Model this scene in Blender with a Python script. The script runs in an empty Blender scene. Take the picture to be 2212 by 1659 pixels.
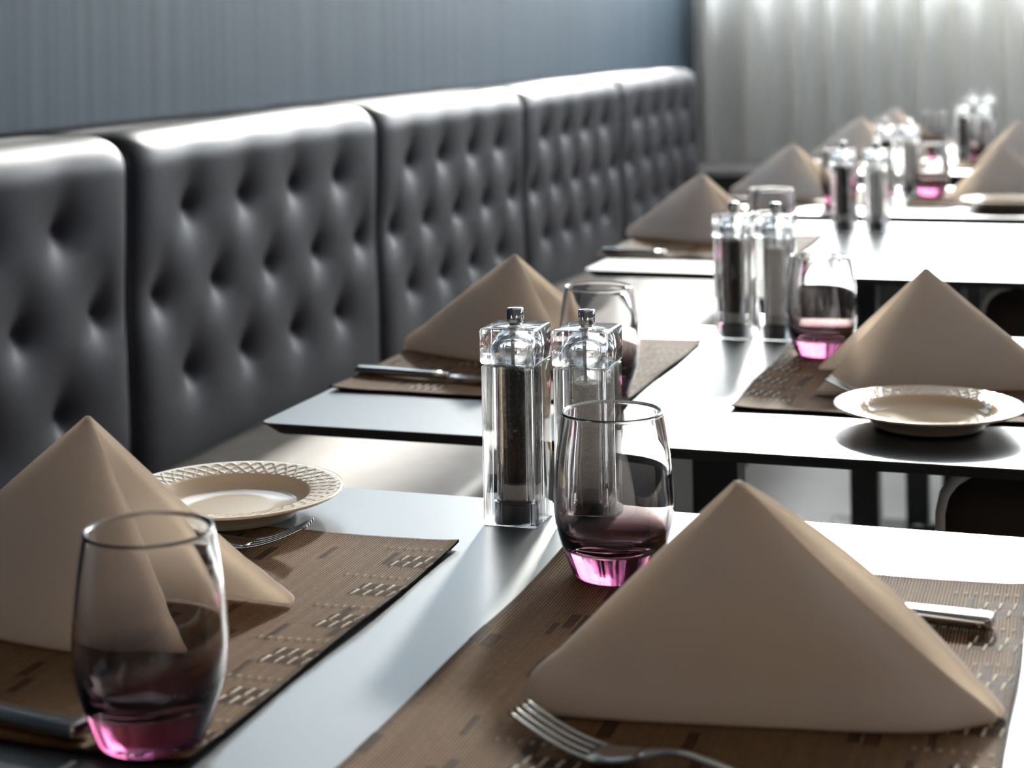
import bpy, math, random
import numpy as np
from mathutils import Vector, Matrix

random.seed(7)
SC = bpy.context.scene
COL = SC.collection
PI = math.pi
TZ = 0.75                      # table height, metres

# ------------------------------------------------------------------ camera
cam = bpy.data.cameras.new('camera')
cam_o = bpy.data.objects.new('camera', cam)
COL.objects.link(cam_o)
SC.camera = cam_o
cam.sensor_width = 36.0
cam.lens = 3800.0 / 2212.0 * 36.0
cam.shift_y = -0.3448          # view camera style falling front: verticals stay vertical
cam.clip_start = 0.05
yaw, roll = math.atan(1296 / 3800.0), 0.0175
fwd = Vector((-math.sin(yaw), math.cos(yaw), 0))
r0 = Vector((math.cos(yaw), math.sin(yaw), 0))
up0 = Vector((0, 0, 1))
upv = up0 * math.cos(roll) + r0 * math.sin(roll)
rgt = r0 * math.cos(roll) - up0 * math.sin(roll)
m = Matrix((rgt, upv, -fwd)).transposed().to_4x4()
m.translation = Vector((0, 0, TZ + 0.37))
cam_o.matrix_world = m
cam.dof.use_dof = True
cam.dof.focus_distance = 1.29
cam.dof.aperture_fstop = 7.4
cam.dof.aperture_blades = 0

# ------------------------------------------------------------------ world, daylight, exposure
W = bpy.data.worlds.new('world')
SC.world = W
W.use_nodes = True
bg = W.node_tree.nodes['Background']
bg.inputs[0].default_value = (0.66, 0.68, 0.78, 1)
bg.inputs[1].default_value = 0.075

def lamp(name, typ, loc, power, color, direction=None, **kw):
    l = bpy.data.lights.new(name, typ)
    o = bpy.data.objects.new(name, l)
    COL.objects.link(o)
    l.energy = power
    l.color = color
    o.location = loc
    if direction is not None:
        o.rotation_euler = Vector(direction).to_track_quat('-Z', 'Y').to_euler()
    for k, v in kw.items():
        setattr(l, k, v)
    return o

az, el = math.radians(8.0), math.radians(23.0)
sun_dir = Vector((math.sin(az) * math.cos(el), -math.cos(az) * math.cos(el), -math.sin(el)))
lamp('sun', 'SUN', (-2, 12, 8), 22.0, (1.0, 0.95, 0.88), sun_dir, angle=math.radians(3.0))
# sky seen through the tall window behind the curtain
lamp('window_skylight', 'AREA', (1.0, 8.2, 2.50), 1900.0, (0.96, 0.965, 1.0), (0, -1, 0),
     shape='RECTANGLE', size=5.4, size_y=2.0)
# skylight of an assumed unseen window strip, added for bright reflections on the tabletops
lamp('added_strip_skylight', 'AREA', (-2.0, 4.95, 2.0), 48.0, (0.74, 0.87, 1.0), (1, 0, 0),
     shape='RECTANGLE', size=4.5, size_y=1.3)
# windows along the right side of the restaurant
lamp('side_window_daylight', 'AREA', (4.2, 5.2, 1.9), 28.0, (0.70, 0.82, 1.0), (-1, -0.1, -0.1),
     shape='RECTANGLE', size=4.5, size_y=2.2)
# warm ceiling lamps of the restaurant, behind the camera
for lx, ly in ((-0.2, -2.2), (0.6, -1.3), (1.5, -0.2)):
    lamp('ceiling_lamp', 'POINT', (lx, ly, 2.55), 8.0, (1.0, 0.66, 0.36), shadow_soft_size=0.05)

SC.view_settings.view_transform = 'Standard'
SC.view_settings.look = 'None'
SC.view_settings.gamma = 1.0
SC.view_settings.use_curve_mapping = False
SC.view_settings.exposure = 0.45
SC.cycles.use_denoising = True
SC.cycles.max_bounces = 16
SC.cycles.transmission_bounces = 14
SC.cycles.transparent_max_bounces = 12
SC.cycles.sample_clamp_indirect = 6.0

# ------------------------------------------------------------------ materials
def mat(name):
    mt = bpy.data.materials.new(name)
    mt.use_nodes = True
    nt = mt.node_tree
    return mt, nt, nt.nodes['Principled BSDF'], nt.nodes['Material Output']

def N(nt, typ, **kw):
    n = nt.nodes.new(typ)
    for k, v in kw.items():
        setattr(n, k, v)
    return n

def coords(nt, scale, typ='Object'):
    tc = N(nt, 'ShaderNodeTexCoord')
    mp = N(nt, 'ShaderNodeMapping')
    mp.inputs['Scale'].default_value = scale
    nt.links.new(tc.outputs[typ], mp.inputs['Vector'])
    return mp.outputs['Vector']

def noise(nt, vec, scale, detail=4, rough=0.55):
    n = N(nt, 'ShaderNodeTexNoise')
    n.inputs['Scale'].default_value = scale
    n.inputs['Detail'].default_value = detail
    n.inputs['Roughness'].default_value = rough
    nt.links.new(vec, n.inputs['Vector'])
    return n.outputs['Fac']

def ramp(nt, fac, stops):
    r = N(nt, 'ShaderNodeValToRGB')
    e = r.color_ramp.elements
    e[0].position, e[0].color = stops[0][0], (*stops[0][1], 1)
    e[1].position, e[1].color = stops[-1][0], (*stops[-1][1], 1)
    for p, c in stops[1:-1]:
        x = e.new(p)
        x.color = (*c, 1)
    nt.links.new(fac, r.inputs['Fac'])
    return r.outputs['Color']

def bump(nt, h, bs, strength=0.2, dist=0.001):
    b = N(nt, 'ShaderNodeBump')
    b.inputs['Strength'].default_value = strength
    b.inputs['Distance'].default_value = dist
    nt.links.new(h, b.inputs['Height'])
    nt.links.new(b.outputs['Normal'], bs.inputs['Normal'])

def plain(name, col, rough=0.5, metal=0.0, var=0.12, scale=30, spec=0.5):
    mt, nt, bs, out = mat(name)
    f = noise(nt, coords(nt, (1, 1, 1)), scale)
    c = ramp(nt, f, [(0.3, tuple(x * (1 - var) for x in col)), (0.7, tuple(min(1, x * (1 + var)) for x in col))])
    nt.links.new(c, bs.inputs['Base Color'])
    bs.inputs['Roughness'].default_value = rough
    bs.inputs['Metallic'].default_value = metal
    bs.inputs['Specular IOR Level'].default_value = spec
    return mt

def make_leather(name, c0, c1, rough):
    mt, nt, bs, out = mat(name)
    v = coords(nt, (1, 1, 1))
    f = noise(nt, v, 14, 5)
    bs.inputs['IOR'].default_value = 1.28
    bs.inputs['Specular Tint'].default_value = (0.84, 0.88, 1.0, 1)  # highlights tinted blue in place of cooler daylight
    nt.links.new(ramp(nt, f, [(0.3, c0), (0.7, c1)]), bs.inputs['Base Color'])
    bs.inputs['Roughness'].default_value = rough
    vo = N(nt, 'ShaderNodeTexVoronoi')
    vo.inputs['Scale'].default_value = 420
    nt.links.new(v, vo.inputs['Vector'])
    bump(nt, vo.outputs['Distance'], bs, 0.12, 0.0006)
    return mt

def make_wallpaper():
    mt, nt, bs, out = mat('vertical_strie_wallpaper')
    a = noise(nt, coords(nt, (1, 9, 0.05)), 3.0, 5, 0.6)
    b = noise(nt, coords(nt, (1, 160, 0.25)), 2.0, 3, 0.7)
    mx = N(nt, 'ShaderNodeMix', data_type='FLOAT')
    mx.inputs[0].default_value = 0.5
    nt.links.new(a, mx.inputs[2])
    nt.links.new(b, mx.inputs[3])
    c = ramp(nt, mx.outputs[0], [(0.30, (0.026, 0.042, 0.058)), (0.5, (0.042, 0.064, 0.086)), (0.70, (0.070, 0.095, 0.122))])
    nt.links.new(c, bs.inputs['Base Color'])
    bs.inputs['Roughness'].default_value = 0.65
    bs.inputs['Specular IOR Level'].default_value = 0.18
    bump(nt, b, bs, 0.25, 0.001)
    return mt

def make_sheer():
    mt, nt, bs, out = mat('sheer_curtain_cloth')
    nt.nodes.remove(bs)
    f = noise(nt, coords(nt, (60, 60, 4)), 6, 3)
    c = ramp(nt, f, [(0.3, (0.78, 0.775, 0.755)), (0.7, (0.87, 0.87, 0.86))])
    d = N(nt, 'ShaderNodeBsdfDiffuse')
    t = N(nt, 'ShaderNodeBsdfTranslucent')
    tr = N(nt, 'ShaderNodeBsdfTransparent')
    tr.inputs[0].default_value = (1, 1, 1, 1)
    nt.links.new(c, d.inputs[0])
    nt.links.new(c, t.inputs[0])
    m1 = N(nt, 'ShaderNodeMixShader')
    m1.inputs[0].default_value = 0.78
    nt.links.new(d.outputs[0], m1.inputs[1])
    nt.links.new(t.outputs[0], m1.inputs[2])
    m2 = N(nt, 'ShaderNodeMixShader')
    m2.inputs[0].default_value = 0.15
    nt.links.new(m1.outputs[0], m2.inputs[1])
    nt.links.new(tr.outputs[0], m2.inputs[2])
    nt.links.new(m2.outputs[0], out.inputs[0])
    return mt

def make_pane():
    mt, nt, bs, out = mat('window_glass')
    nt.nodes.remove(bs)
    tr = N(nt, 'ShaderNodeBsdfTransparent')
    tr.inputs[0].default_value = (0.95, 0.97, 0.97, 1)
    g = N(nt, 'ShaderNodeBsdfGlossy')
    g.inputs['Roughness'].default_value = 0.02
    mx = N(nt, 'ShaderNodeMixShader')
    mx.inputs[0].default_value = 0.05
    nt.links.new(tr.outputs[0], mx.inputs[1])
    nt.links.new(g.outputs[0], mx.inputs[2])
    nt.links.new(mx.outputs[0], out.inputs[0])
    return mt

def make_linen():
    mt, nt, bs, out = mat('taupe_linen')
    f = noise(nt, coords(nt, (1, 1, 1)), 9, 3)
    c = ramp(nt, f, [(0.3, (0.69, 0.66, 0.65)), (0.7, (0.75, 0.725, 0.71))])
    nt.links.new(c, bs.inputs['Base Color'])
    bs.inputs['Roughness'].default_value = 0.85
    bs.inputs['Specular IOR Level'].default_value = 0.2
    bs.inputs['Sheen Weight'].default_value = 0.15
    w = noise(nt, coords(nt, (1, 1, 1)), 900, 2)
    bump(nt, w, bs, 0.15, 0.0003)
    t = N(nt, 'ShaderNodeBsdfTranslucent')
    t.inputs[0].default_value = (0.89, 0.79, 0.68, 1)
    mx = N(nt, 'ShaderNodeMixShader')
    pl_ = N(nt, 'ShaderNodeAttribute', attribute_name='ply')
    nt.links.new(pl_.outputs['Fac'], mx.inputs[0])
    nt.links.new(bs.outputs[0], mx.inputs[1])
    nt.links.new(t.outputs[0], mx.inputs[2])
    nt.links.new(mx.outputs[0], out.inputs[0])
    return mt

def make_laminate():
    mt, nt, bs, out = mat('dark_satin_laminate')
    f = noise(nt, coords(nt, (1, 1, 1)), 5, 4)
    nt.links.new(ramp(nt, f, [(0.3, (0.026, 0.030, 0.036)), (0.7, (0.032, 0.037, 0.044))]), bs.inputs['Base Color'])
    bs.inputs['Roughness'].default_value = 0.50
    bs.inputs['IOR'].default_value = 1.42
    bs.inputs['Specular Tint'].default_value = (0.86, 0.94, 1.0, 1)  # blue of the skylight put into the reflection tint
    bs.inputs['Coat Weight'].default_value = 1.0
    bs.inputs['Coat Roughness'].default_value = 0.30
    g = noise(nt, coords(nt, (1, 1, 1)), 1500, 2)
    bump(nt, g, bs, 0.04, 0.0002)
    return mt

def make_weave():
    mt, nt, bs, out = mat('woven_brown_fibre')
    a = N(nt, 'ShaderNodeAttribute', attribute_name='weave')
    f = noise(nt, coords(nt, (1, 1, 1)), 260, 3)
    mx = N(nt, 'ShaderNodeMix', data_type='RGBA', blend_type='MULTIPLY')
    mx.inputs[0].default_value = 1.0
    nt.links.new(a.outputs['Color'], mx.inputs[6])
    nt.links.new(ramp(nt, f, [(0.3, (0.75, 0.75, 0.75)), (0.7, (1, 1, 1))]), mx.inputs[7])
    nt.links.new(mx.outputs[2], bs.inputs['Base Color'])
    bs.inputs['Roughness'].default_value = 0.62
    bs.inputs['Specular IOR Level'].default_value = 0.03
    bump(nt, f, bs, 0.2, 0.0004)
    return mt

def make_tumbler_glass():
    mt, nt, bs, out = mat('amethyst_fading_glass')
    tc = N(nt, 'ShaderNodeTexCoord')
    sp = N(nt, 'ShaderNodeSeparateXYZ')
    nt.links.new(tc.outputs['Object'], sp.inputs[0])
    mr = N(nt, 'ShaderNodeMapRange')
    mr.inputs[1].default_value = 0.0
    mr.inputs[2].default_value = 0.11
    nt.links.new(sp.outputs['Z'], mr.inputs[0])
    c = ramp(nt, mr.outputs[0], [(0.0, (0.27, 0.062, 0.145)), (0.12, (0.25, 0.055, 0.13)), (0.19, (0.17, 0.085, 0.11)), (0.27, (0.22, 0.17, 0.175)),
                                 (0.44, (0.68, 0.65, 0.65)), (0.68, (0.90, 0.885, 0.885)), (0.85, (0.965, 0.96, 0.96)), (1.0, (0.985, 0.985, 0.985))])
    nt.links.new(c, bs.inputs['Base Color'])
    bs.inputs['Transmission Weight'].default_value = 1.0
    bs.inputs['Roughness'].default_value = 0.0
    bs.inputs['IOR'].default_value = 1.5
    return mt

def make_acrylic():
    mt, nt, bs, out = mat('clear_acrylic')
    f = noise(nt, coords(nt, (1, 1, 1)), 40, 2)
    nt.links.new(ramp(nt, f, [(0.3, (0.975, 0.98, 0.985)), (0.7, (0.99, 0.99, 0.99))]), bs.inputs['Base Color'])
    bs.inputs['Transmission Weight'].default_value = 1.0
    bs.inputs['Roughness'].default_value = 0.0
    bs.inputs['IOR'].default_value = 1.47
    tr = N(nt, 'ShaderNodeBsdfTransparent')
    mx = N(nt, 'ShaderNodeMixShader')
    mx.inputs[0].default_value = 0.17
    nt.links.new(bs.outputs[0], mx.inputs[1])
    nt.links.new(tr.outputs[0], mx.inputs[2])
    nt.links.new(mx.outputs[0], out.inputs[0])
    return mt

def make_grain(name, c0, c1, scale, rough):
    mt, nt, bs, out = mat(name)
    v = coords(nt, (1, 1, 1))
    vo = N(nt, 'ShaderNodeTexVoronoi')
    vo.inputs['Scale'].default_value = scale
    nt.links.new(v, vo.inputs['Vector'])
    nt.links.new(ramp(nt, vo.outputs['Distance'], [(0.0, c1), (0.6, c0)]), bs.inputs['Base Color'])
    bs.inputs['Roughness'].default_value = rough
    bump(nt, vo.outputs['Distance'], bs, 0.6, 0.001)
    return mt

def make_floor():
    mt, nt, bs, out = mat('pale_stone_floor')
    f = noise(nt, coords(nt, (1, 1, 1)), 3, 6)
    nt.links.new(ramp(nt, f, [(0.3, (0.26, 0.25, 0.235)), (0.7, (0.32, 0.31, 0.29))]), bs.inputs['Base Color'])
    bs.inputs['Roughness'].default_value = 0.45
    return mt

M = dict(
    leather=make_leather('charcoal_leather', (0.010, 0.009, 0.011), (0.015, 0.014, 0.017), 0.51),
    seat=make_leather('brown_seat_leather', (0.105, 0.092, 0.079), (0.145, 0.129, 0.112), 0.55),
    chair=make_leather('dark_brown_chair_leather', (0.028, 0.022, 0.019), (0.040, 0.032, 0.027), 0.45),
    wall=make_wallpaper(), sheer=make_sheer(), pane=make_pane(), linen=make_linen(),
    laminate=make_laminate(), weave=make_weave(), tumbler=make_tumbler_glass(), acrylic=make_acrylic(),
    edge=plain('black_laminate_core', (0.012, 0.012, 0.012), 0.6),
    black=plain('black_powder_coat', (0.014, 0.014, 0.015), 0.45),
    rim=plain('light_painted_piping', (0.48, 0.46, 0.44), 0.3),  # piping paled so its colour carries the light the edge catches
    dark_panel=plain('dark_stained_panel', (0.020, 0.017, 0.014), 0.5),
    backwall=plain('pale_plaster', (0.72, 0.70, 0.66), 0.8, var=0.03),
    sill=plain('pale_grey_sill', (0.33, 0.31, 0.31), 0.5),
    frame=plain('grey_window_frame', (0.30, 0.30, 0.31), 0.4),
    ceiling=plain('matt_grey_ceiling', (0.42, 0.42, 0.43), 0.9),
    porcelain=plain('cream_porcelain', (0.72, 0.58, 0.42), 0.12, var=0.02),
    steel=plain('polished_steel', (0.46, 0.45, 0.43), 0.14, 1.0, 0.04),
    chrome=plain('bright_chrome', (0.80, 0.79, 0.77), 0.06, 1.0, 0.02),
    pepper=make_grain('black_peppercorns', (0.010, 0.008, 0.007), (0.035, 0.028, 0.022), 420, 0.6),
    salt=make_grain('coarse_white_salt', (0.84, 0.82, 0.79), (0.93, 0.92, 0.90), 420, 0.5),
    grinder=plain('grey_plastic_grinder', (0.48, 0.46, 0.43), 0.45),
    spindle=plain('grey_plastic_spindle', (0.55, 0.55, 0.56), 0.4),
    base_plug=plain('dark_grinder_base', (0.03, 0.03, 0.032), 0.3),
    floor=make_floor(),
)

# ------------------------------------------------------------------ mesh helpers
def mesh(name, verts, faces, material, smooth=True, mats=None, fmat=None):
    me = bpy.data.meshes.new(name)
    me.from_pydata([tuple(v) for v in verts], [], faces)
    for mm in ([material] if mats is None else mats):
        me.materials.append(mm)
    if fmat is not None:
        me.polygons.foreach_set('material_index', fmat)
    if smooth:
        me.polygons.foreach_set('use_smooth', [True] * len(me.polygons))
    me.update()
    return me

def obj(name, me, parent=None, loc=(0, 0, 0), rot=(0, 0, 0)):
    o = bpy.data.objects.new(name, me)
    COL.objects.link(o)
    o.location = loc
    o.rotation_euler = rot
    if parent:
        o.parent = parent
    return o

def tag(o, label=None, cat=None, group=None, kind=None):
    for k, v in (('label', label), ('category', cat), ('group', group), ('kind', kind)):
        if v:
            o[k] = v
    return o

def thing(name, label, cat, loc=(0, 0, 0), rz=0.0, group=None):
    o = obj(name, None, None, loc, (0, 0, rz))
    o.empty_display_size = 0.02
    return tag(o, label, cat, group)

def dup(root, loc, rz, label, group=None):
    c = root.copy()
    COL.objects.link(c)
    c.location = loc
    c.rotation_euler = (0, 0, rz)
    c['label'] = label
    if group:
        c['group'] = group
    for ch in list(root.children):
        d = ch.copy()
        COL.objects.link(d)
        d.parent = c
        for g in list(ch.children):
            e = g.copy()
            COL.objects.link(e)
            e.parent = d
    return c

def box(x0, x1, y0, y1, z0, z1):
    v = [(x0, y0, z0), (x1, y0, z0), (x1, y1, z0), (x0, y1, z0), (x0, y0, z1), (x1, y0, z1), (x1, y1, z1), (x0, y1, z1)]
    f = [(3, 2, 1, 0), (4, 5, 6, 7), (0, 1, 5, 4), (1, 2, 6, 5), (2, 3, 7, 6), (3, 0, 4, 7)]
    return v, f

def join(parts):
    V, F = [], []
    for v, f in parts:
        n = len(V)
        V += list(v)
        F += [tuple(i + n for i in q) for q in f]
    return V, F

def lathe(profile, n=48, flip=False):
    V, F = [], []
    rings = []
    for r, z in profile:
        if r < 1e-6:
            rings.append([len(V)])
            V.append((0, 0, z))
        else:
            rings.append(list(range(len(V), len(V) + n)))
            V += [(r * math.cos(2 * PI * k / n), r * math.sin(2 * PI * k / n), z) for k in range(n)]
    for a, b in zip(rings, rings[1:]):
        for k in range(n):
            k2 = (k + 1) % n
            if len(a) == 1 and len(b) == 1:
                continue
            if len(a) == 1:
                F.append((a[0], b[k2], b[k]))
            elif len(b) == 1:
                F.append((a[k], a[k2], b[0]))
            else:
                F.append((a[k], a[k2], b[k2], b[k]))
    if flip:
        F = [tuple(reversed(f)) for f in F]
    return V, F

def rrect(hx, hy, r, n=5):
    pts = []
    for cx, cy, a0 in ((hx - r, hy - r, 0), (-hx + r, hy - r, PI / 2), (-hx + r, -hy + r, PI), (hx - r, -hy + r, 1.5 * PI)):
        for k in range(n + 1):
            a = a0 + PI / 2 * k / n
            pts.append((cx + r * math.cos(a), cy + r * math.sin(a)))
    return pts

def loft(rings, cap0=True, cap1=True):
    n = len(rings[0])
    V = [p for r in rings for p in r]
    F = []
    for i in range(len(rings) - 1):
        for k in range(n):
            k2 = (k + 1) % n
            F.append((i * n + k, i * n + k2, (i + 1) * n + k2, (i + 1) * n + k))
    if cap0:
        F.append(tuple(reversed(range(n))))
    if cap1:
        b = (len(rings) - 1) * n
        F.append(tuple(range(b, b + n)))
    return V, F

def rbox(hx, hy, z0, z1, r, c, n=4):
    """upright block with rounded vertical corners r and chamfered top and bottom edges c"""
    rings = []
    for ins, z in ((c, z0), (c * 0.3, z0 + c * 0.3), (0, z0 + c), (0, z1 - c), (c * 0.3, z1 - c * 0.3), (c, z1)):
        rings.append([(x, y, z) for x, y in rrect(hx - ins, hy - ins, max(r - ins * 0.5, r * 0.4), n)])
    return loft(rings)

def tube(path, rad, n=10):
    path = [Vector(p) for p in path]
    rings = []
    for i, p in enumerate(path):
        t = (path[min(i + 1, len(path) - 1)] - path[max(i - 1, 0)]).normalized()
        a = t.cross(Vector((0, 0, 1)))
        a = a.normalized() if a.length > 1e-4 else Vector((1, 0, 0))
        b = t.cross(a).normalized()
        rr = rad[i] if isinstance(rad, (list, tuple)) else rad
        rings.append([tuple(p + a * rr * math.cos(2 * PI * k / n) + b * rr * math.sin(2 * PI * k / n)) for k in range(n)])
    return loft(rings)

def spline(P, n):
    P = [np.array(p, float) for p in P]
    out = []
    for i in range(len(P) - 1):
        p0 = P[i - 1] if i > 0 else 2 * P[i] - P[i + 1]
        p1, p2 = P[i], P[i + 1]
        p3 = P[i + 2] if i + 2 < len(P) else 2 * P[i + 1] - P[i]
        for k in range(n):
            t = k / n
            out.append(0.5 * ((2 * p1) + (-p0 + p2) * t + (2 * p0 - 5 * p1 + 4 * p2 - p3) * t * t + (-p0 + 3 * p1 - 3 * p2 + p3) * t ** 3))
    out.append(P[-1])
    return out

def resample(pts, n):
    d = [0.0]
    for a, b in zip(pts, pts[1:]):
        d.append(d[-1] + float(np.linalg.norm(b - a)))
    out = []
    for k in range(n):
        t = d[-1] * k / (n - 1)
        i = max(j for j in range(len(d)) if d[j] <= t + 1e-12)
        i = min(i, len(pts) - 2)
        w = (t - d[i]) / max(1e-9, d[i + 1] - d[i])
        out.append(pts[i] * (1 - w) + pts[i + 1] * w)
    return out

# ------------------------------------------------------------------ room shell
def struct(name, vf, material, smooth=False, parent=None):
    o = obj(name, mesh(name, vf[0], vf[1], material, smooth), parent)
    if parent is None:
        o['kind'] = 'structure'
    return o

WL, WB = -1.66, 7.27           # left wall plane, back wall plane
ZC = 3.95
struct('floor', box(WL - 0.1, 4.5, -3.0, WB + 0.1, -0.06, 0.0), M['floor'])
struct('wall_left', join([box(WL - 0.1, WL, -3.0, WB + 0.1, 0.0, 1.38), box(WL - 0.1, WL, -3.0, WB + 0.1, 2.60, ZC),
                          box(WL - 0.1, WL, -3.0, 2.70, 1.38, 2.60)]), M['wall'])
wf = [box(WL - 0.08, WL - 0.02, 2.70, WB + 0.08, 1.38, 1.42), box(WL - 0.08, WL - 0.02, 2.70, WB + 0.08, 2.56, 2.60)]
for k in range(4):
    y = 2.73 + k * 1.53
    wf.append(box(WL - 0.08, WL - 0.02, y - 0.025, y + 0.025, 1.42, 2.56))
win2 = struct('added_window_2', join(wf), M['frame'])  # assumed window strip out of view, added with its light for the tabletop glare
for k in range(3):
    y = 2.755 + k * 1.53
    struct('pane', box(WL - 0.055, WL - 0.045, y, y + 1.48, 1.42, 2.56), M['pane'], parent=win2)
struct('wall_back', box(WL, 4.5, WB, WB + 0.1, 0.0, 1.51), M['backwall'])
struct('baseboard_back', box(WL + 0.002, 4.4, WB - 0.40, WB - 0.002, 0.0, 0.53), M['dark_panel'])
struct('ceiling', box(WL - 0.1, 4.5, -3.0, WB + 0.1, ZC, ZC + 0.06), M['ceiling'])
struct('trim_1', box(WL + 0.002, 4.4, WB - 0.42, WB - 0.002, 0.531, 0.558), M['sill'])
wf = [box(WL, 4.5, WB + 0.01, WB + 0.09, 1.51, 1.55), box(WL, 4.5, WB + 0.01, WB + 0.09, ZC - 0.08, ZC)]
for k in range(6):
    x = WL + 0.04 + k * 1.2
    wf.append(box(x - 0.03, x + 0.03, WB + 0.02, WB + 0.08, 1.55, ZC - 0.08))
wf.append(box(WL, 4.5, WB + 0.02, WB + 0.08, 2.6, 2.66))
win = struct('window_1', join(wf), M['frame'])
for k in range(5):
    x = WL + 0.07 + k * 1.2
    for z0, z1 in ((1.55, 2.6), (2.66, ZC - 0.08)):
        struct('pane', box(x, x + 1.14, WB + 0.045, WB + 0.055, z0, z1), M['pane'], parent=win)

# ------------------------------------------------------------------ curtain
def make_curtain():
    rnd = random.Random(11)
    xs, x, ph = [], WL + 0.02, 0.0
    us = np.linspace(WL + 0.03, 3.2, 900)
    folds = []
    p = WL
    while p < 3.4:
        w = rnd.uniform(0.09, 0.21)
        folds.append((p, w, rnd.uniform(0.6, 1.2)))
        p += w
    def depth(u):
        for a, w, k in folds:
            if a <= u < a + w:
                t = (u - a) / w
                return 0.13 * k * (0.5 - 0.5 * math.cos(2 * PI * t)) + 0.006 * math.sin(37 * u)
        return 0
    zs = [0.572, 0.8, 1.05, 1.4, 2.2, 3.2, ZC - 0.05]
    V, F = [], []
    for j, z in enumerate(zs):
        for u in us:
            du = 0.012 * math.sin(3 * z + u * 9) * (1 if z < 2 else 0.5)
            V.append((u, WB - 0.24 + depth(u + du) * (1.0 - 0.10 * j / 6), z))
    n = len(us)
    for j in range(len(zs) - 1):
        for i in range(n - 1):
            F.append((j * n + i, j * n + i + 1, (j + 1) * n + i + 1, (j + 1) * n + i))
    o = obj('curtain', mesh('curtain', V, F, M['sheer']))
    tag(o, 'pale sheer full-length curtain hanging in folds before the back window', 'curtain')
make_curtain()

# ------------------------------------------------------------------ banquette
BQ = thing('banquette', 'long charcoal leather banquette with button-tufted back along the blue-grey wall', 'banquette', (0, 0, 0))
BF, BT = -1.39, 0.966          # front plane and top of the backrest

def back_panel(y0, y1):
    Wd = y1 - y0
    ny = int(Wd / 0.0065)
    z0 = 0.40
    R = 0.045
    # path: front face upwards, round over, then back along the top to the wall
    path = []
    zf = BT - R
    nf = 82
    for k in range(nf):
        path.append((BF, z0 + (zf - z0) * k / nf, 1.0, 0.0, z0 + (zf - z0) * k / nf))
    for k in range(13):
        a = PI / 2 * k / 12
        path.append((BF - R + R * math.cos(a), zf + R * math.sin(a), math.cos(a), math.sin(a), zf + R * a))
    for k in range(1, 9):
        path.append((BF - R + (WL + 0.004 - BF + R) * k / 8, BT, 0.0, 1.0, zf + R * PI / 2 + 0.03 * k))
    buttons = []
    sp = 0.191 * Wd / 0.93
    c = (y0 + y1) / 2
    for zz, ks in ((0.850, (-1.5, -0.5, 0.5, 1.5)), (0.720, (-2, -1, 0, 1, 2)), (0.590, (-1.5, -0.5, 0.5, 1.5))):
        for k in ks:
            buttons.append((c + k * sp, zz))
    ys = np.linspace(y0 + 0.001, y1 - 0.001, ny)
    P = np.array(path)
    Y, T = np.meshgrid(ys, P[:, 4])
    D = np.zeros_like(Y)
    for by, bz in buttons:
        dy, dz = Y - by, T - bz
        # deep pocket with the cloth gathered into a soft crease above it
        r = np.sqrt((dy / 0.040) ** 2 + (dz / 0.042) ** 2 + 0.02)
        D -= 0.034 * np.exp(-r * 1.05)
        up = np.clip(dz / 0.10, 0, 1)
        D -= 0.004 * np.exp(-(dy / (0.012 + 0.026 * up)) ** 2) * np.where(dz > 0, (1 - up), np.exp(-(dz / 0.02) ** 2))
    e = np.minimum(Y - y0, y1 - Y)
    D -= 0.016 * np.exp(-(e / 0.012)) + 0.006 * np.exp(-(e / 0.035) ** 2)
    D += 0.012
    D *= np.clip((0.40 + 1.2 - T) / 0.6, 0, 1)
    V, F = [], []
    rows = len(path)
    X = P[:, 0][:, None] + P[:, 2][:, None] * D
    Z = P[:, 1][:, None] + P[:, 3][:, None] * D
    V = np.stack([X, Y, Z], -1).reshape(-1, 3)
    V[:, 0] = np.maximum(V[:, 0], WL + 0.004)
    for j in range(rows - 1):
        for i in range(ny - 1):
            F.append((j * ny + i, j * ny + i + 1, (j + 1) * ny + i + 1, (j + 1) * ny + i))
    # side cheeks
    V = V.tolist()
    for i, rev in ((0, False), (ny - 1, True)):
        loop = [j * ny + i for j in range(rows)]
        b = len(V)
        V.append((WL + 0.004, V[loop[0]][1], z0))
        q = tuple(loop + [b])
        F.append(q if rev else tuple(reversed(q)))
    o = obj('back_panel', mesh('back_panel', V, F, M['leather']), BQ)
    return o
for a, b in ((1.37, 2.297), (2.303, 3.232), (3.238, 4.150), (4.156, 5.065), (5.071, 6.09)):
    back_panel(a, b)

def seat():
    y0, y1 = 1.0, 6.09
    sec = [(BF - 0.01, 0.455), (BF + 0.05, 0.466), (-1.15, 0.472), (-0.95, 0.470)]
    for k in range(9):
        a = PI / 2 * k / 8
        sec.append((-0.895 + 0.035 * math.sin(a), 0.433 + 0.035 * math.cos(a)))
    sec += [(-0.862, 0.39), (-0.87, 0.345), (BF - 0.01, 0.345)]
    ys = np.linspace(y0, y1, 60)
    rings = []
    for y in ys:
        rings.append([(x, y, z + 0.002 * math.sin(y * 5) * (1 if z > 0.45 else 0)) for x, z in sec])
    v, f = loft(rings)
    obj('seat_cushion', mesh('seat_cushion', v, f, M['seat']), BQ)
    v, f = box(BF, -0.90, y0, y1, 0.0, 0.344)
    obj('seat_base', mesh('seat_base', v, f, M['dark_panel'], False), BQ)
seat()

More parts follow.
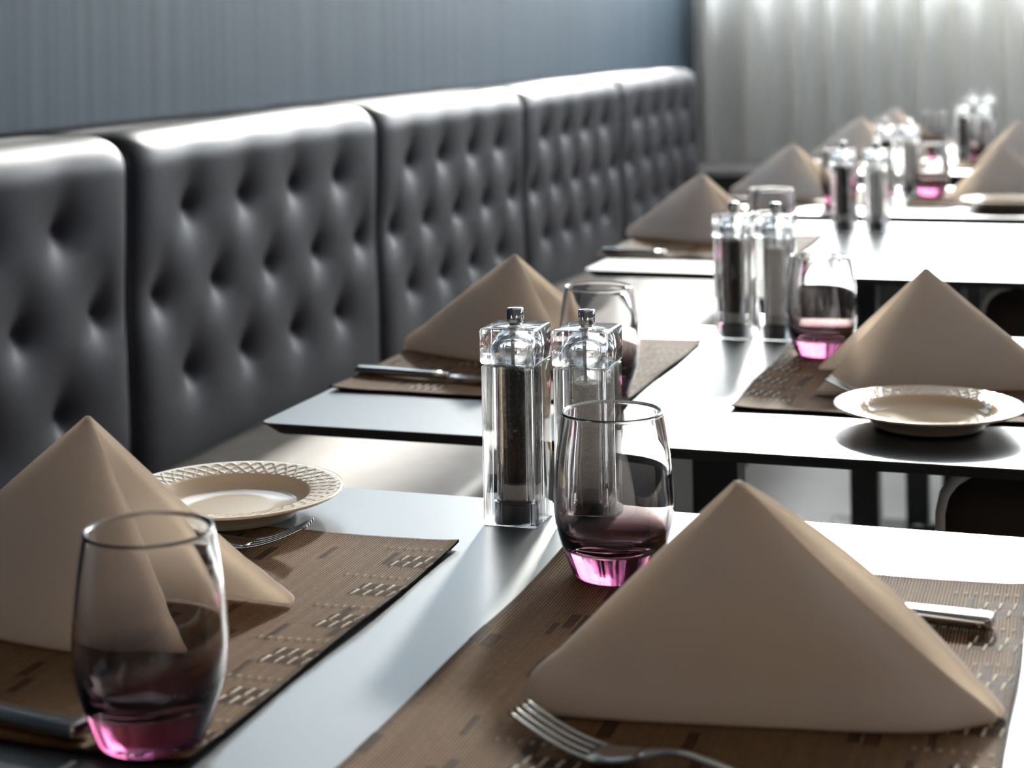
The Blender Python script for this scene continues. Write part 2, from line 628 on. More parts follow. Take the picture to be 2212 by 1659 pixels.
# ------------------------------------------------------------------ tables
def make_table(hx, hy):
    def top():
        r = 0.012
        rings = []
        for ins, z in ((0.011, 0.738), (0.0012, 0.7478), (0.0, 0.7484), (0.0, 0.7496), (0.0006, 0.75)):
            rings.append([(x, y, z) for x, y in rrect(hx - ins, hy - ins, r, 6)])
        v, f = loft(rings)
        fm = [1] * len(f)
        fm[-1] = 0
        n = len(rings[0])
        for k in range(n):
            fm[3 * n + k] = 0
        return mesh('tabletop', v, f, None, False, [M['laminate'], M['edge']], fm)
    t = obj('dining_table', None)
    t.empty_display_size = 0.05
    obj('tabletop', top(), t)
    v, f = join([rbox(0.024, 0.024, 0.02, 0.733, 0.004, 0.002)])
    obj('pedestal_column', mesh('pedestal_column', v, f, M['black'], False), t)
    v, f = rbox(0.20, 0.20, 0.733, 0.7378, 0.01, 0.001)
    obj('mounting_plate', mesh('mounting_plate', v, f, M['black'], False), t)
    v, f = rbox(0.21, 0.21, 0.0, 0.02, 0.01, 0.004)
    obj('base_plate', mesh('base_plate', v, f, M['black'], False), t)
    return t

HX = 0.3775
TXC = -0.4005
tables = [(0.68, 1.315), (1.512, 2.140), (2.602, 3.322), (3.452, 4.08), (4.42, 5.04), (5.10, 5.72)]
tlabels = ['dark satin dining table nearest the camera, with plate, two tumblers and two napkins',
           'second dark satin dining table from the camera, with a cream plate at its near edge',
           'third dining table from the camera, its right half bare and glaring white',
           'fourth dining table from the camera, behind the bare white one',
           'fifth dining table from the camera, blurred near the curtain',
           'farthest dining table of the row, close to the curtain']
t_a = make_table(HX, 0.315)
t_b = make_table(HX, 0.36)
for i, (a, b) in enumerate(tables):
    src = t_b if i == 2 else t_a
    loc = (TXC, (a + b) / 2, 0)
    if i in (0, 2):
        o = src
        o.location = loc
        o['label'] = tlabels[i]
        o['category'] = 'table'
        o['group'] = 'dining tables along the banquette'
        t_first = o
    else:
        o = dup(src, loc, 0, tlabels[i], 'dining tables along the banquette')
        o['category'] = 'table'

# ------------------------------------------------------------------ placemats
def mat_mesh(name, wx, dy, ribs, per, rowstep, seed):
    rnd = np.random.RandomState(seed)
    nx = ribs * per + 1
    ny = int(dy / rowstep) + 1
    x = np.linspace(-wx / 2, wx / 2, nx)
    y = np.linspace(-dy / 2, dy / 2, ny)
    Xg, Yg = np.meshgrid(x, y)
    rib = (Xg + wx / 2) / wx * ribs
    crest = np.abs(np.sin(PI * rib))
    ridx = np.floor(rib).astype(int)
    tone = rnd.uniform(0.85, 1.1, ribs + 2)[np.clip(ridx, 0, ribs)]
    tan_ = np.array([0.330, 0.195, 0.105])
    drk = np.array([0.020, 0.012, 0.008])
    C = drk + (tan_ - drk) * (np.clip((crest - 0.35) / 0.65, 0, 1) ** 1.3 * tone)[..., None]
    H = 0.0005 * crest
    flat = np.array([0.080, 0.044, 0.026])
    # flat floats of weft: short brick-like blocks
    for _ in range(int(wx * dy * 560)):
        bx = rnd.randint(0, ribs - 4)
        nb = rnd.randint(2, 5)
        by = rnd.uniform(-dy / 2, dy / 2 - 0.02)
        ln = rnd.uniform(0.018, 0.034)
        mk = (ridx >= bx) & (ridx < bx + nb) & (Yg > by) & (Yg < by + ln)
        C[mk] = flat * rnd.uniform(0.75, 1.1)
        H[mk] = 0.00042
    # groups of long pale stitches lying on dark blocks
    for gx in (-wx / 2 + 0.10, wx / 2 - 0.016):
        off = rnd.uniform(0, 0.05)
        for gy in np.arange(-dy / 2 + 0.01 + off * 0.4, dy / 2 - 0.03, 0.064 if gx > 0 else 0.13):
            jx = gx + rnd.uniform(-0.006, 0.006)
            for row in range(2):
                y0 = gy + row * 0.0132
                mk = (np.abs(Xg - jx - row * 0.003) < 0.0165) & (Yg > y0) & (Yg < y0 + 0.0120)
                C[mk] = flat * 0.8
                H[mk] = 0.0004
                for k in range(4):
                    cx = jx + (k - 1.5) * 0.0088 + row * 0.003
                    mk = (np.abs(Xg - cx - (Yg - y0) * 0.12) < wx / ribs * 0.34) & (Yg > y0) & (Yg < y0 + 0.0120)
                    C[mk] = (0.78, 0.68, 0.54)
                    H[mk] = 0.0011
            # a dotted line of tight stitches
            yd = gy + 0.040
            mk = (np.abs(Xg - jx + 0.01) < 0.025) & (np.abs(Yg - yd) < rowstep * 0.6) & (ridx % 3 == 0)
            C[mk] = (0.32, 0.25, 0.18)
            H[mk] = 0.0009
    e = np.minimum(wx / 2 - np.abs(Xg), dy / 2 - np.abs(Yg))
    # selvedge
    mk = e < 0.004
    C[mk] = C[mk] * 0.55
    lift = 0.0026 * np.exp(-(wx / 2 - np.abs(Xg)) / 0.014) * (0.65 + 0.35 * np.sin(Yg * 31 + 1)) + \
        0.0012 * np.exp(-(dy / 2 - np.abs(Yg)) / 0.012)
    Z = 0.0017 + H + lift
    Xw = Xg + 0.0010 * np.sin(Yg * 27.0)
    top = np.stack([Xw, Yg + 0.0008 * np.sin(Xg * 60), Z], -1).reshape(-1, 3)
    n = nx * ny
    idx = np.arange(n).reshape(ny, nx)
    q = np.stack([idx[:-1, :-1], idx[:-1, 1:], idx[1:, 1:], idx[1:, :-1]], -1).reshape(-1, 4)
    # underside rim
    ring = np.concatenate([idx[0, :-1], idx[:-1, -1], idx[-1, :0:-1], idx[:0:-1, 0]])
    low = top[ring].copy()
    low[:, 2] -= 0.0016
    low[:, 2] = np.maximum(low[:, 2], 0.0003)
    li = n + np.arange(len(ring))
    s = np.stack([ring, li, np.roll(li, -1), np.roll(ring, -1)], -1)
    V = np.concatenate([top, low])
    F = np.concatenate([q, s])
    me = bpy.data.meshes.new(name)
    me.vertices.add(len(V))
    me.vertices.foreach_set('co', V.ravel())
    me.loops.add(len(F) * 4)
    me.loops.foreach_set('vertex_index', F.ravel().astype(np.int32))
    me.polygons.add(len(F))
    me.polygons.foreach_set('loop_start', (np.arange(len(F)) * 4).astype(np.int32))
    me.polygons.foreach_set('loop_total', np.full(len(F), 4, np.int32))
    me.polygons.foreach_set('use_smooth', np.ones(len(F), bool))
    me.update(calc_edges=True)
    me.validate()
    ca = me.color_attributes.new('weave', 'FLOAT_COLOR', 'POINT')
    Cc = np.ones((len(V), 4))
    Cc[:n, :3] = C.reshape(-1, 3)
    Cc[n:, :3] = (0.02, 0.013, 0.009)
    ca.data.foreach_set('color', Cc.ravel())
    me.materials.append(M['weave'])
    return me
mat_a = mat_mesh('placemat', 0.316, 0.395, 150, 4, 0.0022, 3)
mat_b = mat_mesh('placemat_b', 0.316, 0.356, 150, 3, 0.004, 5)
MZ = TZ + 0.0002
for me_, x, y, rz, lab in (
    (mat_a, -0.607, 0.984, 0.0, 'woven brown placemat on the left of the nearest table, under the cream plate'),
    (mat_a, -0.2145, 0.990, 0.0, 'woven brown placemat on the right of the nearest table, under the largest napkin'),
    (mat_b, -0.617, 1.842, 0.0, 'woven brown placemat on the left of the second table, behind the pepper mill'),
    (mat_b, -0.198, 1.852, PI, 'woven brown placemat on the right of the second table, under the cream plate'),
    (mat_b, -0.640, 2.920, 0.0, 'brown placemat at the left end of the third table'),
    (mat_b, -0.622, 3.790, 0.0, 'brown placemat at the left end of the fourth table'),
    (mat_b, -0.245, 3.800, PI, 'sunlit brown placemat on the right of the fourth table'),
    (mat_b, -0.622, 4.740, 0.0, 'blurred brown placemat at the left end of the fifth table'),
    (mat_b, -0.240, 4.740, PI, 'blurred brown placemat on the right of the fifth table'),
    (mat_b, -0.622, 5.420, 0.0, 'blurred brown placemat at the left end of the farthest table'),
):
    o = obj('placemat', me_, None, (x, y, MZ), (0, 0, rz))
    tag(o, lab, 'placemat', 'woven placemats')
ON = TZ + 0.0036               # top of a placemat

# ------------------------------------------------------------------ napkins
def napkin_mesh(apex, base, lift, seed, steps=((0.86, 0.0014),), bulge=0.004, bow0=(0, 0, 0), bow1=(0, 0, 0)):
    """cone of cloth from the apex over a base line on the table; `lift` raises the folded end"""
    rnd = np.random.RandomState(seed)
    pts = resample(spline([(p[0], p[1], p[2] if len(p) > 2 else 0.0) for p in base], 16), 73)
    nb = len(pts)
    cen = sum(pts) / nb
    A = np.array(apex, float)
    rows = 30
    V = []
    ph = rnd.uniform(0, 6, 4)
    for j in range(rows + 1):
        w = 0.012 + (1 - 0.012) * j / rows
        for k, b in enumerate(pts):
            t = k / (nb - 1)
            bl = b.copy()
            bl[2] += 0.0048 + lift * math.exp(-((t - 0.5) / 0.06) ** 2)
            p = A + (bl - A) * w
            a1 = pts[max(k - 1, 0)]
            a2 = pts[min(k + 1, nb - 1)]
            tan_ = a2 - a1
            nrm = np.cross(tan_, A - b)
            nrm = nrm / max(1e-9, np.linalg.norm(nrm))
            if np.dot(nrm[:2], (b - cen)[:2]) < 0:
                nrm = -nrm
            mid = math.sin(PI * min(1, max(0, (t if t < 0.5 else 1 - t) * 2)))
            d = bulge * mid * math.sin(PI * w) + 0.0011 * w * math.sin(7 * t + 5 * w + ph[0]) + 0.0007 * w * math.sin(19 * t - 4 * w + ph[1])
            for w0, amt in steps:
                d += amt / (1 + math.exp(-(w - w0) / 0.006))
            p = p + nrm * d * min(1, w * 6)
            arc = math.sin(PI * w ** 0.9)
            p = p + arc * (np.array(bow0) * max(0, 1 - t / 0.35) ** 1.5 + np.array(bow1) * max(0, 1 - (1 - t) / 0.35) ** 1.5)
            p[2] = max(p[2], 0.0042)
            V.append(p)
    for k, b in enumerate(pts):
        last = V[rows * nb + k]
        V.append(np.array((last[0], last[1], 0.0026)))
    F = []
    for j in range(rows + 1):
        for k in range(nb - 1):
            F.append((j * nb + k, j * nb + k + 1, (j + 1) * nb + k + 1, (j + 1) * nb + k))
    me = mesh('napkin', V, F, M['linen'])
    # how thin the folded cloth is: single plies show at the open edges and the fold, many plies in between
    ply = []
    for j in range(rows + 2):
        w = j / (rows + 1)
        for k in range(nb):
            t = k / (nb - 1)
            e = min(t, 1 - t)
            g = max(math.exp(-(e / 0.04) ** 2), 0.55 * math.exp(-(abs(t - 0.5) / 0.05) ** 2))
            blot = 0.10 * math.sin(9 * t + 4 * w + ph[2]) * math.sin(6 * w - 5 * t + ph[3])
            ply.append(min(0.75, max(0.10, 0.30 + blot + 0.30 * g)))
    at = me.attributes.new('ply', 'FLOAT', 'POINT')
    at.data.foreach_set('value', ply)
    return me

def napkin(me, loc, label, rz=0.0, sc=1.0):
    o = obj('napkin', me, None, loc, (0, 0, rz))
    o.scale = (sc, sc, sc)
    s = o.modifiers.new('thick', 'SOLIDIFY')
    s.thickness = 0.0042
    s.offset = -1
    s.edge_crease_inner = s.edge_crease_outer = 0.75
    s.edge_crease_rim = 0.3
    b = o.modifiers.new('soft', 'SUBSURF')
    b.levels = b.render_levels = 1
    return tag(o, label, 'napkin', 'tent-folded napkins')

# local frames: origin on the placemat under the apex
nk_r1 = napkin_mesh((0, 0, 0.122), [(0.134, 0.004), (0.10, -0.020), (0.03, -0.036), (-0.06, -0.050), (-0.100, -0.054), (-0.107, -0.047), (-0.098, -0.036),
                                   (-0.05, 0.000), (0.02, 0.030), (0.09, 0.028), (0.138, 0.010)], 0.016, 1, ((0.90, 0.0016),), 0.004, (-0.002, -0.004, 0), (0.007, 0.006, 0.006))
nk_l1 = napkin_mesh((0, 0, 0.131), [(0.098, -0.048), (0.03, -0.057), (-0.06, -0.044), (-0.128, -0.018), (-0.139, 0.0), (-0.128, 0.016), (-0.06, 0.044), (0.04, 0.060), (0.112, 0.058)],
                    0.012, 2, ((0.80, 0.0013), (0.93, 0.0012)), 0.005)
nk_l2 = napkin_mesh((0, 0, 0.117), [(0.094, -0.078), (0.03, -0.066), (-0.06, -0.034), (-0.132, -0.002), (-0.140, 0.008), (-0.130, 0.018), (-0.06, 0.045), (0.04, 0.055), (0.118, 0.046)],
                    0.010, 3, ((0.88, 0.0012),), 0.005)
nk_r2 = napkin_mesh((0, 0, 0.117), [(-0.116, 0.020), (-0.05, 0.034), (0.05, 0.030), (0.124, -0.018), (0.134, -0.030), (0.126, -0.038), (0.05, -0.058), (-0.04, -0.084), (-0.0985, -0.106)],
                    0.008, 4, ((0.90, 0.0012),), 0.004)
napkin(nk_r1, (-0.198, 0.948, ON - 0.002), 'largest taupe napkin, folded to a tent on the right of the nearest table')
napkin(nk_l1, (-0.617, 0.965, ON - 0.002), 'taupe tent-folded napkin behind the nearest tumbler, opening to the right')
napkin(nk_l2, (-0.643, 1.882, ON - 0.002), 'taupe tent-folded napkin behind the front pair of mills, on the second table')
napkin(nk_r2, (-0.1865, 1.861, ON - 0.002), 'sunlit taupe napkin standing behind the cream plate on the second table')
napkin(nk_l2, (-0.679, 3.000, ON - 0.002), 'taupe napkin at the left of the third table, beside the second pair of mills', 0.0, 1.0)
napkin(nk_l2, (-0.657, 3.793, ON - 0.002), 'taupe napkin at the left of the fourth table, beside the third pair of mills')
napkin(nk_l2, (-0.659, 4.900, ON - 0.002), 'blurred pale napkin at the left end of the fifth table')
napkin(nk_l2, (-0.634, 5.450, ON - 0.002), 'blurred pale napkin on the farthest table, topmost in the photo')
napkin(nk_r2, (-0.222, 3.810, ON - 0.002), 'blurred napkin on the right of the fourth table, behind the far plate')
napkin(nk_r2, (-0.233, 4.735, ON - 0.002), 'blurred napkin at the right edge of the photo, on the fifth table')

# ------------------------------------------------------------------ tumblers
def tumbler_mesh():
    out = [(0.0, 0.0012), (0.018, 0.0010), (0.0245, 0.0), (0.0272, 0.0008), (0.0290, 0.0035), (0.0312, 0.009), (0.0345, 0.018),
           (0.0375, 0.028), (0.0396, 0.038), (0.0404, 0.047), (0.0402, 0.058), (0.0394, 0.070), (0.0381, 0.083), (0.0363, 0.096), (0.0345, 0.1075)]
    rim = [(0.0344, 0.1093), (0.0338, 0.1102), (0.0330, 0.1105), (0.0322, 0.1102), (0.0316, 0.1093), (0.0315, 0.1080)]
    inn = [(0.0336, 0.096), (0.0357, 0.083), (0.0372, 0.070), (0.0380, 0.058), (0.0383, 0.048), (0.0373, 0.039), (0.0350, 0.031), (0.0305, 0.0245),
           (0.0240, 0.0205), (0.0150, 0.0185), (0.0070, 0.0178), (0.0, 0.0176)]
    prof = out + rim + inn
    # refine by spline for smooth refraction
    P = spline([(r, z, 0) for r, z in prof], 3)
    prof = [(max(0.0, p[0]) if 0 < i < len(P) - 1 else 0.0, p[1]) for i, p in enumerate(P)]
    prof = [prof[0]] + [(max(r, 1e-4), z) for r, z in prof[1:-1]] + [prof[-1]]
    v, f = lathe(prof, 72)
    return mesh('tumbler', v, f, M['tumbler'])
tum = tumbler_mesh()
for x, y, rz, lab in (
    (-0.480, 0.806, 0.0, 'stemless tumbler with amethyst base, nearest the camera at the lower left'),
    (-0.322, 1.139, 1.0, 'sharp stemless tumbler with amethyst base, in front of the salt mill'),
    (-0.490, 1.690, 2.0, 'stemless tumbler behind the front salt mill, on the second table'),
    (-0.312, 1.965, 0.5, 'stemless tumbler with magenta base, beside the second pair of mills'),
    (-0.514, 2.764, 1.3, 'blurred tumbler rising behind the second pair of mills, on the third table'),
    (-0.535, 3.640, 0.2, 'blurred tumbler half hidden by the third pepper mill, on the fourth table'),
    (-0.372, 3.850, 1.9, 'blurred tumbler with pink base, right of the fourth pair of mills'),
    (-0.490, 5.190, 0.9, 'blurred tumbler with brownish base standing alone before the curtain, on the farthest table'),
    (-0.335, 4.860, 0.4, 'blurred tumbler in front of the far mills, on the fifth table'),
):
    tag(obj('tumbler', tum, None, (x, y, ON), (0, 0, rz)), lab, 'glass', 'stemless tumblers')

# ------------------------------------------------------------------ pepper and salt mills
def mill(kind, label):
    t = thing('%s_mill' % kind, label, '%s mill' % kind, (0, 0, 0), 0, 'clear acrylic mills')
    h = 0.0210
    outer = rbox(h, h, 0.0, 0.1195, 0.0016, 0.0012, 3)
    cav = lathe([(0, 0.0008), (0.0155, 0.0008), (0.0160, 0.0012), (0.0160, 0.0170), (0.0134, 0.0176), (0.0134, 0.1176), (0.0128, 0.1182), (0, 0.1182)], 40, True)
    b = obj('body', mesh('body', *join([outer, cav]), M['acrylic'], False), t)
    smooth_cavity(b, len(outer[1]))
    hc = 0.0219
    outer = rbox(hc, hc, 0.1205, 0.1475, 0.0030, 0.0022, 4)
    prof = [(0, 0.1212), (0.0140, 0.1212), (0.0148, 0.1220)]
    for k in range(0, 12):
        a = -0.35 + (PI / 2 + 0.35) * k / 12
        prof.append((0.0168 * math.cos(a), 0.1305 + 0.0130 * math.sin(a)))
    prof.append((0, 0.1435))
    cav = lathe(prof, 40, True)
    c = obj('cap', mesh('cap', *join([outer, cav]), M['acrylic'], False), t)
    smooth_cavity(c, len(outer[1]))
    v, f = lathe([(0, 0.1478), (0.0046, 0.1478), (0.0048, 0.1492), (0.0060, 0.1496), (0.0064, 0.1503), (0.0064, 0.1596), (0.0060, 0.1604), (0.0050, 0.1608), (0, 0.1609)], 32)
    k = obj('knob', mesh('knob', v, f, M['chrome']), t)
    k.data.polygons.foreach_set('use_smooth', [True] * len(k.data.polygons))
    k['label'] = 'chrome knob'
    top = 0.1125 if kind == 'pepper' else 0.1065
    v, f = lathe([(0, top - 0.004), (0.0020, top - 0.004), (0.0020, 0.1180), (0, 0.1180)], 14)
    v2, f2 = lathe([(0, 0.1214), (0.0020, 0.1214), (0.0020, 0.1433), (0, 0.1433)], 14)
    obj('spindle', mesh('spindle', *join([(v, f), (v2, f2)]), M['spindle']), t)
    v, f = lathe([(0, 0.0185), (0.0120, 0.0185), (0.0122, 0.0195), (0.0122, 0.0290), (0.0118, 0.0300), (0, 0.0300)], 32)
    obj('grinder', mesh('grinder', v, f, M['grinder']), t)
    v, f = lathe([(0, 0.0012), (0.0148, 0.0012), (0.0154, 0.0020), (0.0154, 0.0150), (0.0150, 0.0155), (0.0156, 0.0158), (0.0156, 0.0168), (0.0140, 0.0172), (0.0140, 0.0183), (0, 0.0183)], 36)
    obj('base_plug', mesh('base_plug', v, f, M['base_plug']), t)
    # the filling: a lumpy column of grains
    rnd = random.Random(5 if kind == 'pepper' else 9)
    V, F = [], []
    nz, na = 60, 48
    for j in range(nz + 1):
        for i in range(na):
            a = 2 * PI * i / na
            r = 0.0121 + rnd.uniform(-0.0005, 0.0003)
            z = 0.0304 + (top - 0.0304) * j / nz
            if j == nz:
                z -= rnd.uniform(0, 0.0012)
            V.append((r * math.cos(a), r * math.sin(a), z))
    for j in range(nz):
        for i in range(na):
            i2 = (i + 1) % na
            F.append((j * na + i, j * na + i2, (j + 1) * na + i2, (j + 1) * na + i))
    for rr in (0.009, 0.0045):
        base = len(V) - na
        V += [(rr * math.cos(2 * PI * i / na), rr * math.sin(2 * PI * i / na), top + rnd.uniform(-0.001, 0.001)) for i in range(na)]
        for i in range(na):
            i2 = (i + 1) % na
            F.append((base + i, base + i2, base + na + i2, base + na + i))
    F.append(tuple(range(len(V) - na, len(V))))
    F.append(tuple(reversed(range(na))))
    g = obj('%s_filling' % ('peppercorn' if kind == 'pepper' else 'salt'), mesh('filling', V, F, M[kind], False), t)
    g['kind'] = 'stuff'
    return t

def smooth_cavity(o, n_outer):
    n = len(o.data.polygons)
    o.data.polygons.foreach_set('use_smooth', [i >= n_outer for i in range(n)])
    try:
        o.data.set_sharp_from_angle(angle=math.radians(35))
    except Exception:
        pass

spots = [(-0.4308, 1.2590, -0.3755, 1.2625, 'nearest, sharp', 'beside the sharp tumbler'),
         (-0.4320, 2.0750, -0.3820, 2.0760, 'second', 'beside the magenta tumbler'),
         (-0.4620, 3.1900, -0.4030, 3.1850, 'third', 'on the bare white table'),
         (-0.4740, 3.9300, -0.4250, 3.9300, 'fourth', 'left of the pink-based tumbler'),
         (-0.3880, 4.9300, -0.3350, 4.9300, 'fifth', 'behind a far tumbler'),
         (-0.4060, 5.5500, -0.3610, 5.5500, 'farthest', 'highest in the photo')]
pm = sm = None
for i, (px, py, sx, sy, nth, where) in enumerate(spots):
    lp = '%s pepper mill of clear square acrylic, black filling, %s' % (nth, where)
    ls = '%s salt mill of clear square acrylic, white filling, %s' % (nth, where)
    if i == 0:
        pm, sm = mill('pepper', lp), mill('salt', ls)
        pm.location, sm.location = (px, py, TZ + 0.0002), (sx, sy, TZ + 0.0002)
    else:
        dup(pm, (px, py, TZ + 0.0002), 0, lp)
        dup(sm, (sx, sy, TZ + 0.0002), 0, ls)

# ------------------------------------------------------------------ plates
def plate_mesh():
    prof = [(0.0, 0.0035), (0.040, 0.0035), (0.0455, 0.0030), (0.0470, 0.0), (0.0500, 0.0), (0.0515, 0.0032), (0.0560, 0.0060), (0.0610, 0.0100), (0.0720, 0.0138), (0.0820, 0.0163),
            (0.0850, 0.0172), (0.0860, 0.0181), (0.0856, 0.0190), (0.0842, 0.0192)]
    rimr = np.linspace(0.0830, 0.0605, 22)
    prof += [(r, 0.0150 + (r - 0.060) / 0.0235 * 0.0042) for r in rimr]
    prof += [(0.0592, 0.0142), (0.0575, 0.0115), (0.0555, 0.0085), (0.0528, 0.0066), (0.0490, 0.0058), (0.0450, 0.0056), (0.0440, 0.0053), (0.03, 0.0053), (0.0, 0.0053)]
    n = 448
    v, f = lathe(prof, n)
    V = np.array(v)
    R = np.hypot(V[:, 0], V[:, 1])
    A = np.arctan2(V[:, 1], V[:, 0])
    topside = (V[:, 2] > 0.0142 + (R - 0.060) / 0.0235 * 0.0042 - 0.0006) & (R > 0.0607) & (R < 0.0822)
    t = (R - 0.0607) / 0.0215
    k = 44
    def line(ph):
        q = (ph / (2 * PI)) % 1.0
        q = np.minimum(q, 1 - q)
        return np.exp(-(q / 0.095) ** 2)
    hgt = np.maximum(line(k * A + t * 2 * PI * 1.5), line(k * A - t * 2 * PI * 1.5))
    V[:, 2] += np.where(topside, 0.00065 * hgt * np.clip(np.minimum(t, 1 - t) * 12, 0, 1), 0)
    return mesh('bread_plate', V, f, M['porcelain'])
pl = plate_mesh()
for x, y, z, lab in ((-0.646, 1.208, ON, 'cream plate with embossed lattice rim, on the nearest table behind the napkin'),
                     (-0.165, 1.648, TZ + 0.0026, 'cream plate with embossed lattice rim, at the near edge of the second table'),
                     (-0.207, 3.600, TZ + 0.0026, 'blurred white plate at the near right edge of the fourth table')):
    tag(obj('bread_plate', pl, None, (x, y, z)), lab, 'plate', 'bread plates')

# ------------------------------------------------------------------ cutlery
def strip(stations, n=12):
    """stations: (x, y, z, half width, half thickness); elliptical section swept along x"""
    rings = []
    for x, y, z, hw, ht in stations:
        rings.append([(x, y + hw * math.cos(2 * PI * k / n), z + ht * math.sin(2 * PI * k / n)) for k in range(n)])
    v, f = loft(rings)
    return v, [tuple(reversed(q)) for q in f]

def fork_thing(label, loc, rz):
    t = thing('fork', label, 'fork', loc, rz, 'forks')
    zc = lambda x: 0.0030 + 0.0085 * math.exp(-((x - 0.105) / 0.030) ** 2) + (0.016 * max(0, (x - 0.145) / 0.05) ** 1.6 if x > 0.145 else 0)
    hs = []
    for k in range(25):
        x = 0.002 + 0.128 * k / 24
        hw = 0.0082 - 0.0052 * min(1, x / 0.105) ** 1.1 + (0.0062 * max(0, (x - 0.112) / 0.018) ** 1.3 if x > 0.112 else 0)
        if k == 0:
            hw *= 0.5
        ht = 0.0019 if x < 0.09 else 0.0016
        hs.append((x, 0, zc(x), hw, ht))
    v, f = strip(hs)
    obj('handle', mesh('handle', v, f, M['steel']), t)
    hd = []
    for k in range(9):
        x = 0.126 + 0.028 * k / 8
        hw = 0.0070 + 0.0053 * math.sin(min(1, k / 5) * PI / 2)
        hd.append((x, 0, zc(x), hw, 0.0013))
    v, f = strip(hd, 14)
    obj('head', mesh('head', v, f, M['steel']), t)
    for i in range(4):
        y = (i - 1.5) * 0.0064
        ts = []
        for k in range(13):
            x = 0.150 + 0.047 * k / 12
            hw = 0.0021 - 0.0007 * k / 12
            if k == 12:
                hw *= 0.4
            ts.append((x, y * (1 - 0.05 * k / 12), zc(x), hw, 0.0011))
        v, f = strip(ts, 8)
        obj('tine', mesh('tine', v, f, M['steel']), t)
    return t

def knife_thing(label, loc, rz):
    t = thing('knife', label, 'knife', loc, rz, 'knives')
    rings = []
    for x, hw, ht in ((0.0, 0.0068, 0.0030), (0.0012, 0.0083, 0.0041), (0.004, 0.0088, 0.0044), (0.03, 0.0084, 0.0043), (0.06, 0.0074, 0.0040), (0.09, 0.0064, 0.0036), (0.108, 0.0060, 0.0032)):
        rr = rrect(hw, ht, min(hw, ht) * 0.75, 4)
        rings.append([(x, a, 0.0046 + b) for a, b in rr])
    v, f = loft(rings)
    obj('handle', mesh('handle', v, [tuple(reversed(q)) for q in f], M['steel']), t)
    top = [(0.106, 0.0058), (0.112, 0.0050), (0.120, 0.0075), (0.14, 0.0088), (0.18, 0.0095), (0.205, 0.0088), (0.220, 0.0055), (0.226, 0.001)]
    V, F = [], []
    for x, w in top:
        V += [(x, -w * 0.75, 0.0028), (x, w, 0.0036), (x, w, 0.0052), (x, -w * 0.75, 0.0044)]
    for i in range(len(top) - 1):
        for k in range(4):
            k2 = (k + 1) % 4
            F.append((i * 4 + k, i * 4 + k2, (i + 1) * 4 + k2, (i + 1) * 4 + k))
    F += [(3, 2, 1, 0), tuple(range(len(V) - 4, len(V)))]
    obj('blade', mesh('blade', V, F, M['steel'], False), t)
    return t

def aim(a, b):
    return math.atan2(b[1] - a[1], b[0] - a[0])
fk = fork_thing('steel fork in front of the largest napkin, tines to the left', (-0.100, 0.822, ON), aim((-0.100, 0.822), (-0.295, 0.853)))
dup(fk, (-0.738, 1.098, ON), aim((-0.738, 1.098), (-0.545, 1.133)), 'steel fork half hidden under the plate rim on the nearest table')
dup(fk, (-0.078, 1.722, ON), aim((-0.078, 1.722), (-0.272, 1.742)), 'steel fork behind the plate on the second table, one tip showing')
kn = knife_thing('steel knife behind the largest napkin, bright handle at the right edge', (-0.074, 1.097, ON), aim((-0.074, 1.097), (-0.322, 1.122)))
for x, y, bx, by, lab in (
    (-0.515, 0.797, -0.74, 0.826, 'steel knife lying in shadow at the lower left, beside the nearest tumbler'),
    (-0.776, 1.742, -0.56, 1.718, 'steel knife left of the front mills, at the near left corner of the second table'),
    (-0.795, 2.775, -0.58, 2.750, 'steel knife in front of the napkin at the left end of the third table'),
    (-0.776, 3.660, -0.56, 3.640, 'glinting steel knife at the left end of the fourth table'),
    (-0.776, 4.640, -0.56, 4.620, 'glinting steel knife at the left end of the fifth table')):
    dup(kn, (x, y, ON), aim((x, y), (bx, by)), lab)

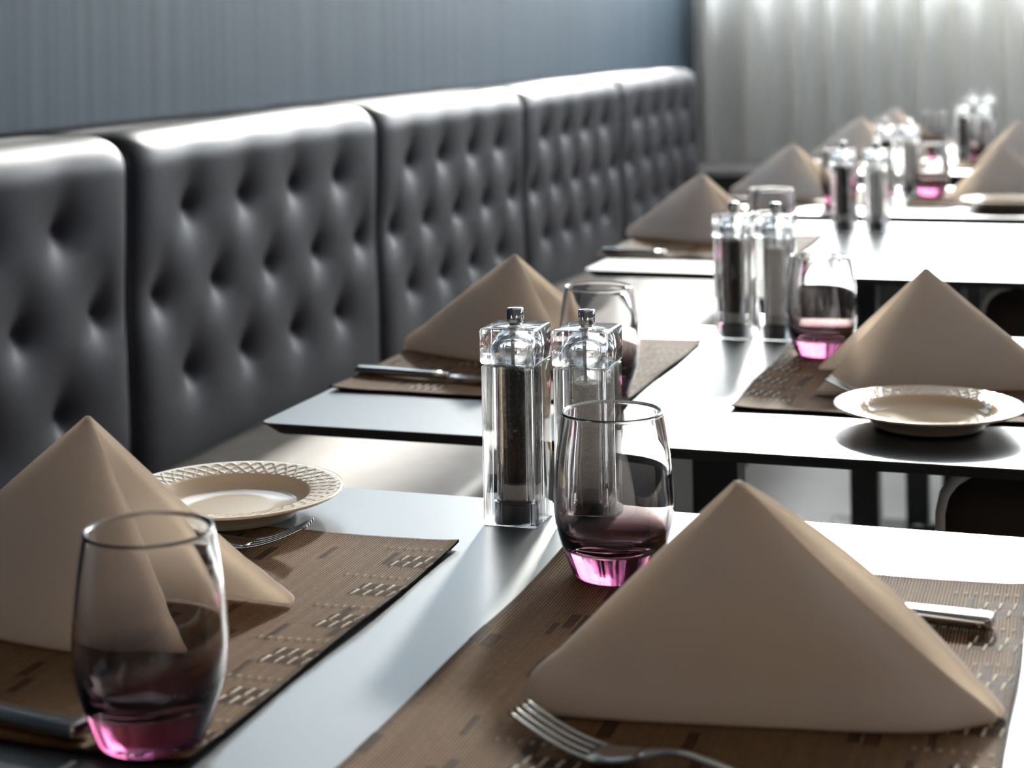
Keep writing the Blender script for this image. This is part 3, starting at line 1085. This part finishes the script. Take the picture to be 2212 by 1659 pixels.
# ------------------------------------------------------------------ chairs
def chair(label, loc, rz):
    """low tub armchair; front faces -x; local origin on the floor at its middle"""
    t = thing('tub_armchair', label, 'armchair', loc, rz, 'tub armchairs')
    hw, top = 0.265, 0.7335
    # U-shaped shell: near arm, back, far arm
    plan = []
    offs = (0.0, 0.004, 0.012, 0.026, 0.048, 0.12, 0.22)
    for k in range(7):
        plan.append((-0.235 + offs[k], -hw))
    for k in range(1, 9):
        a = -PI / 2 + PI / 2 * k / 8
        plan.append((0.08 + 0.16 * math.cos(a), -hw + 0.16 + 0.16 * math.sin(a)))
    for k in range(1, 5):
        plan.append((0.24, (-hw + 0.16) * (1 - k / 4) + (hw - 0.16) * k / 4))
    for k in range(1, 9):
        a = PI / 2 * k / 8
        plan.append((0.08 + 0.16 * math.cos(a), hw - 0.16 + 0.16 * math.sin(a)))
    for k in range(1, 7):
        plan.append((-0.235 + offs[6 - k] if k < 6 else -0.235, hw))
    th = 0.045
    n = len(plan)
    V, F, crest = [], [], []
    for i, (x, y) in enumerate(plan):
        a = Vector(plan[max(i - 1, 0)])
        b = Vector(plan[min(i + 1, n - 1)])
        tg = (b - a).normalized()
        inn = Vector((-tg.y, tg.x))
        d = min(i, n - 1 - i)
        ro = 0.048
        zt = top - (ro - math.sqrt(max(0.0, ro * ro - (ro - offs[d]) ** 2)) if d < 5 else 0.0) * 0.9
        x2, y2 = x + inn.x * th, y + inn.y * th
        V += [(x, y, 0.30), (x, y, zt - 0.012), (x + inn.x * 0.010, y + inn.y * 0.010, zt), (x2 - inn.x * 0.010, y2 - inn.y * 0.010, zt), (x2, y2, zt - 0.012), (x2, y2, 0.30)]
        crest.append((x + inn.x * 0.004, y + inn.y * 0.004, zt - 0.003))
    for i in range(n - 1):
        for k in range(6):
            k2 = (k + 1) % 6
            F.append((i * 6 + k, (i + 1) * 6 + k, (i + 1) * 6 + k2, i * 6 + k2))
    F += [(0, 1, 2, 3, 4, 5), tuple(reversed(range((n - 1) * 6, n * 6)))]
    obj('shell', mesh('shell', V, F, M['chair']), t)
    path = [(crest[0][0] - 0.001, crest[0][1], 0.33), (crest[0][0] - 0.002, crest[0][1], 0.55)] + crest + [(crest[-1][0] - 0.002, crest[-1][1], 0.55), (crest[-1][0] - 0.001, crest[-1][1], 0.33)]
    v, f = tube(path, 0.0055, 8)
    p = obj('piping', mesh('piping', v, f, M['rim']), t)
    p['label'] = 'pale piping along the arm and back, edge light put into its colour'
    v, f = rbox(0.215, hw - th - 0.003, 0.34, 0.46, 0.05, 0.02, 5)
    v = [(x - 0.02, y, z) for x, y, z in v]
    obj('seat', mesh('seat', v, f, M['chair']), t)
    for lx, ly, fx in ((-0.335, -0.25, 1), (-0.335, 0.25, 1), (0.20, -0.17, 0), (0.20, 0.17, 0)):
        if fx:
            v, f = tube([(lx - 0.005, ly, 0.0), (lx, ly, 0.36)], 0.0095, 10)
            v2, f2 = tube([(lx, ly, 0.352), (-0.10, ly * 0.9, 0.352)], 0.009, 8)
            v, f = join([(v, f), (v2, f2)])
        else:
            v, f = tube([(lx + 0.02, ly, 0.0), (lx, ly, 0.32)], [0.009, 0.0115], 10)
        obj('leg', mesh('leg', v, f, M['black'], True), t)
    return t
ch = chair('dark brown tub armchair with black legs, tucked under the second table', (0.085, 1.855, 0), 0)
dup(ch, (0.045, 2.965, 0), 0, 'dark brown tub armchair with light-painted piping, tucked under the third table')
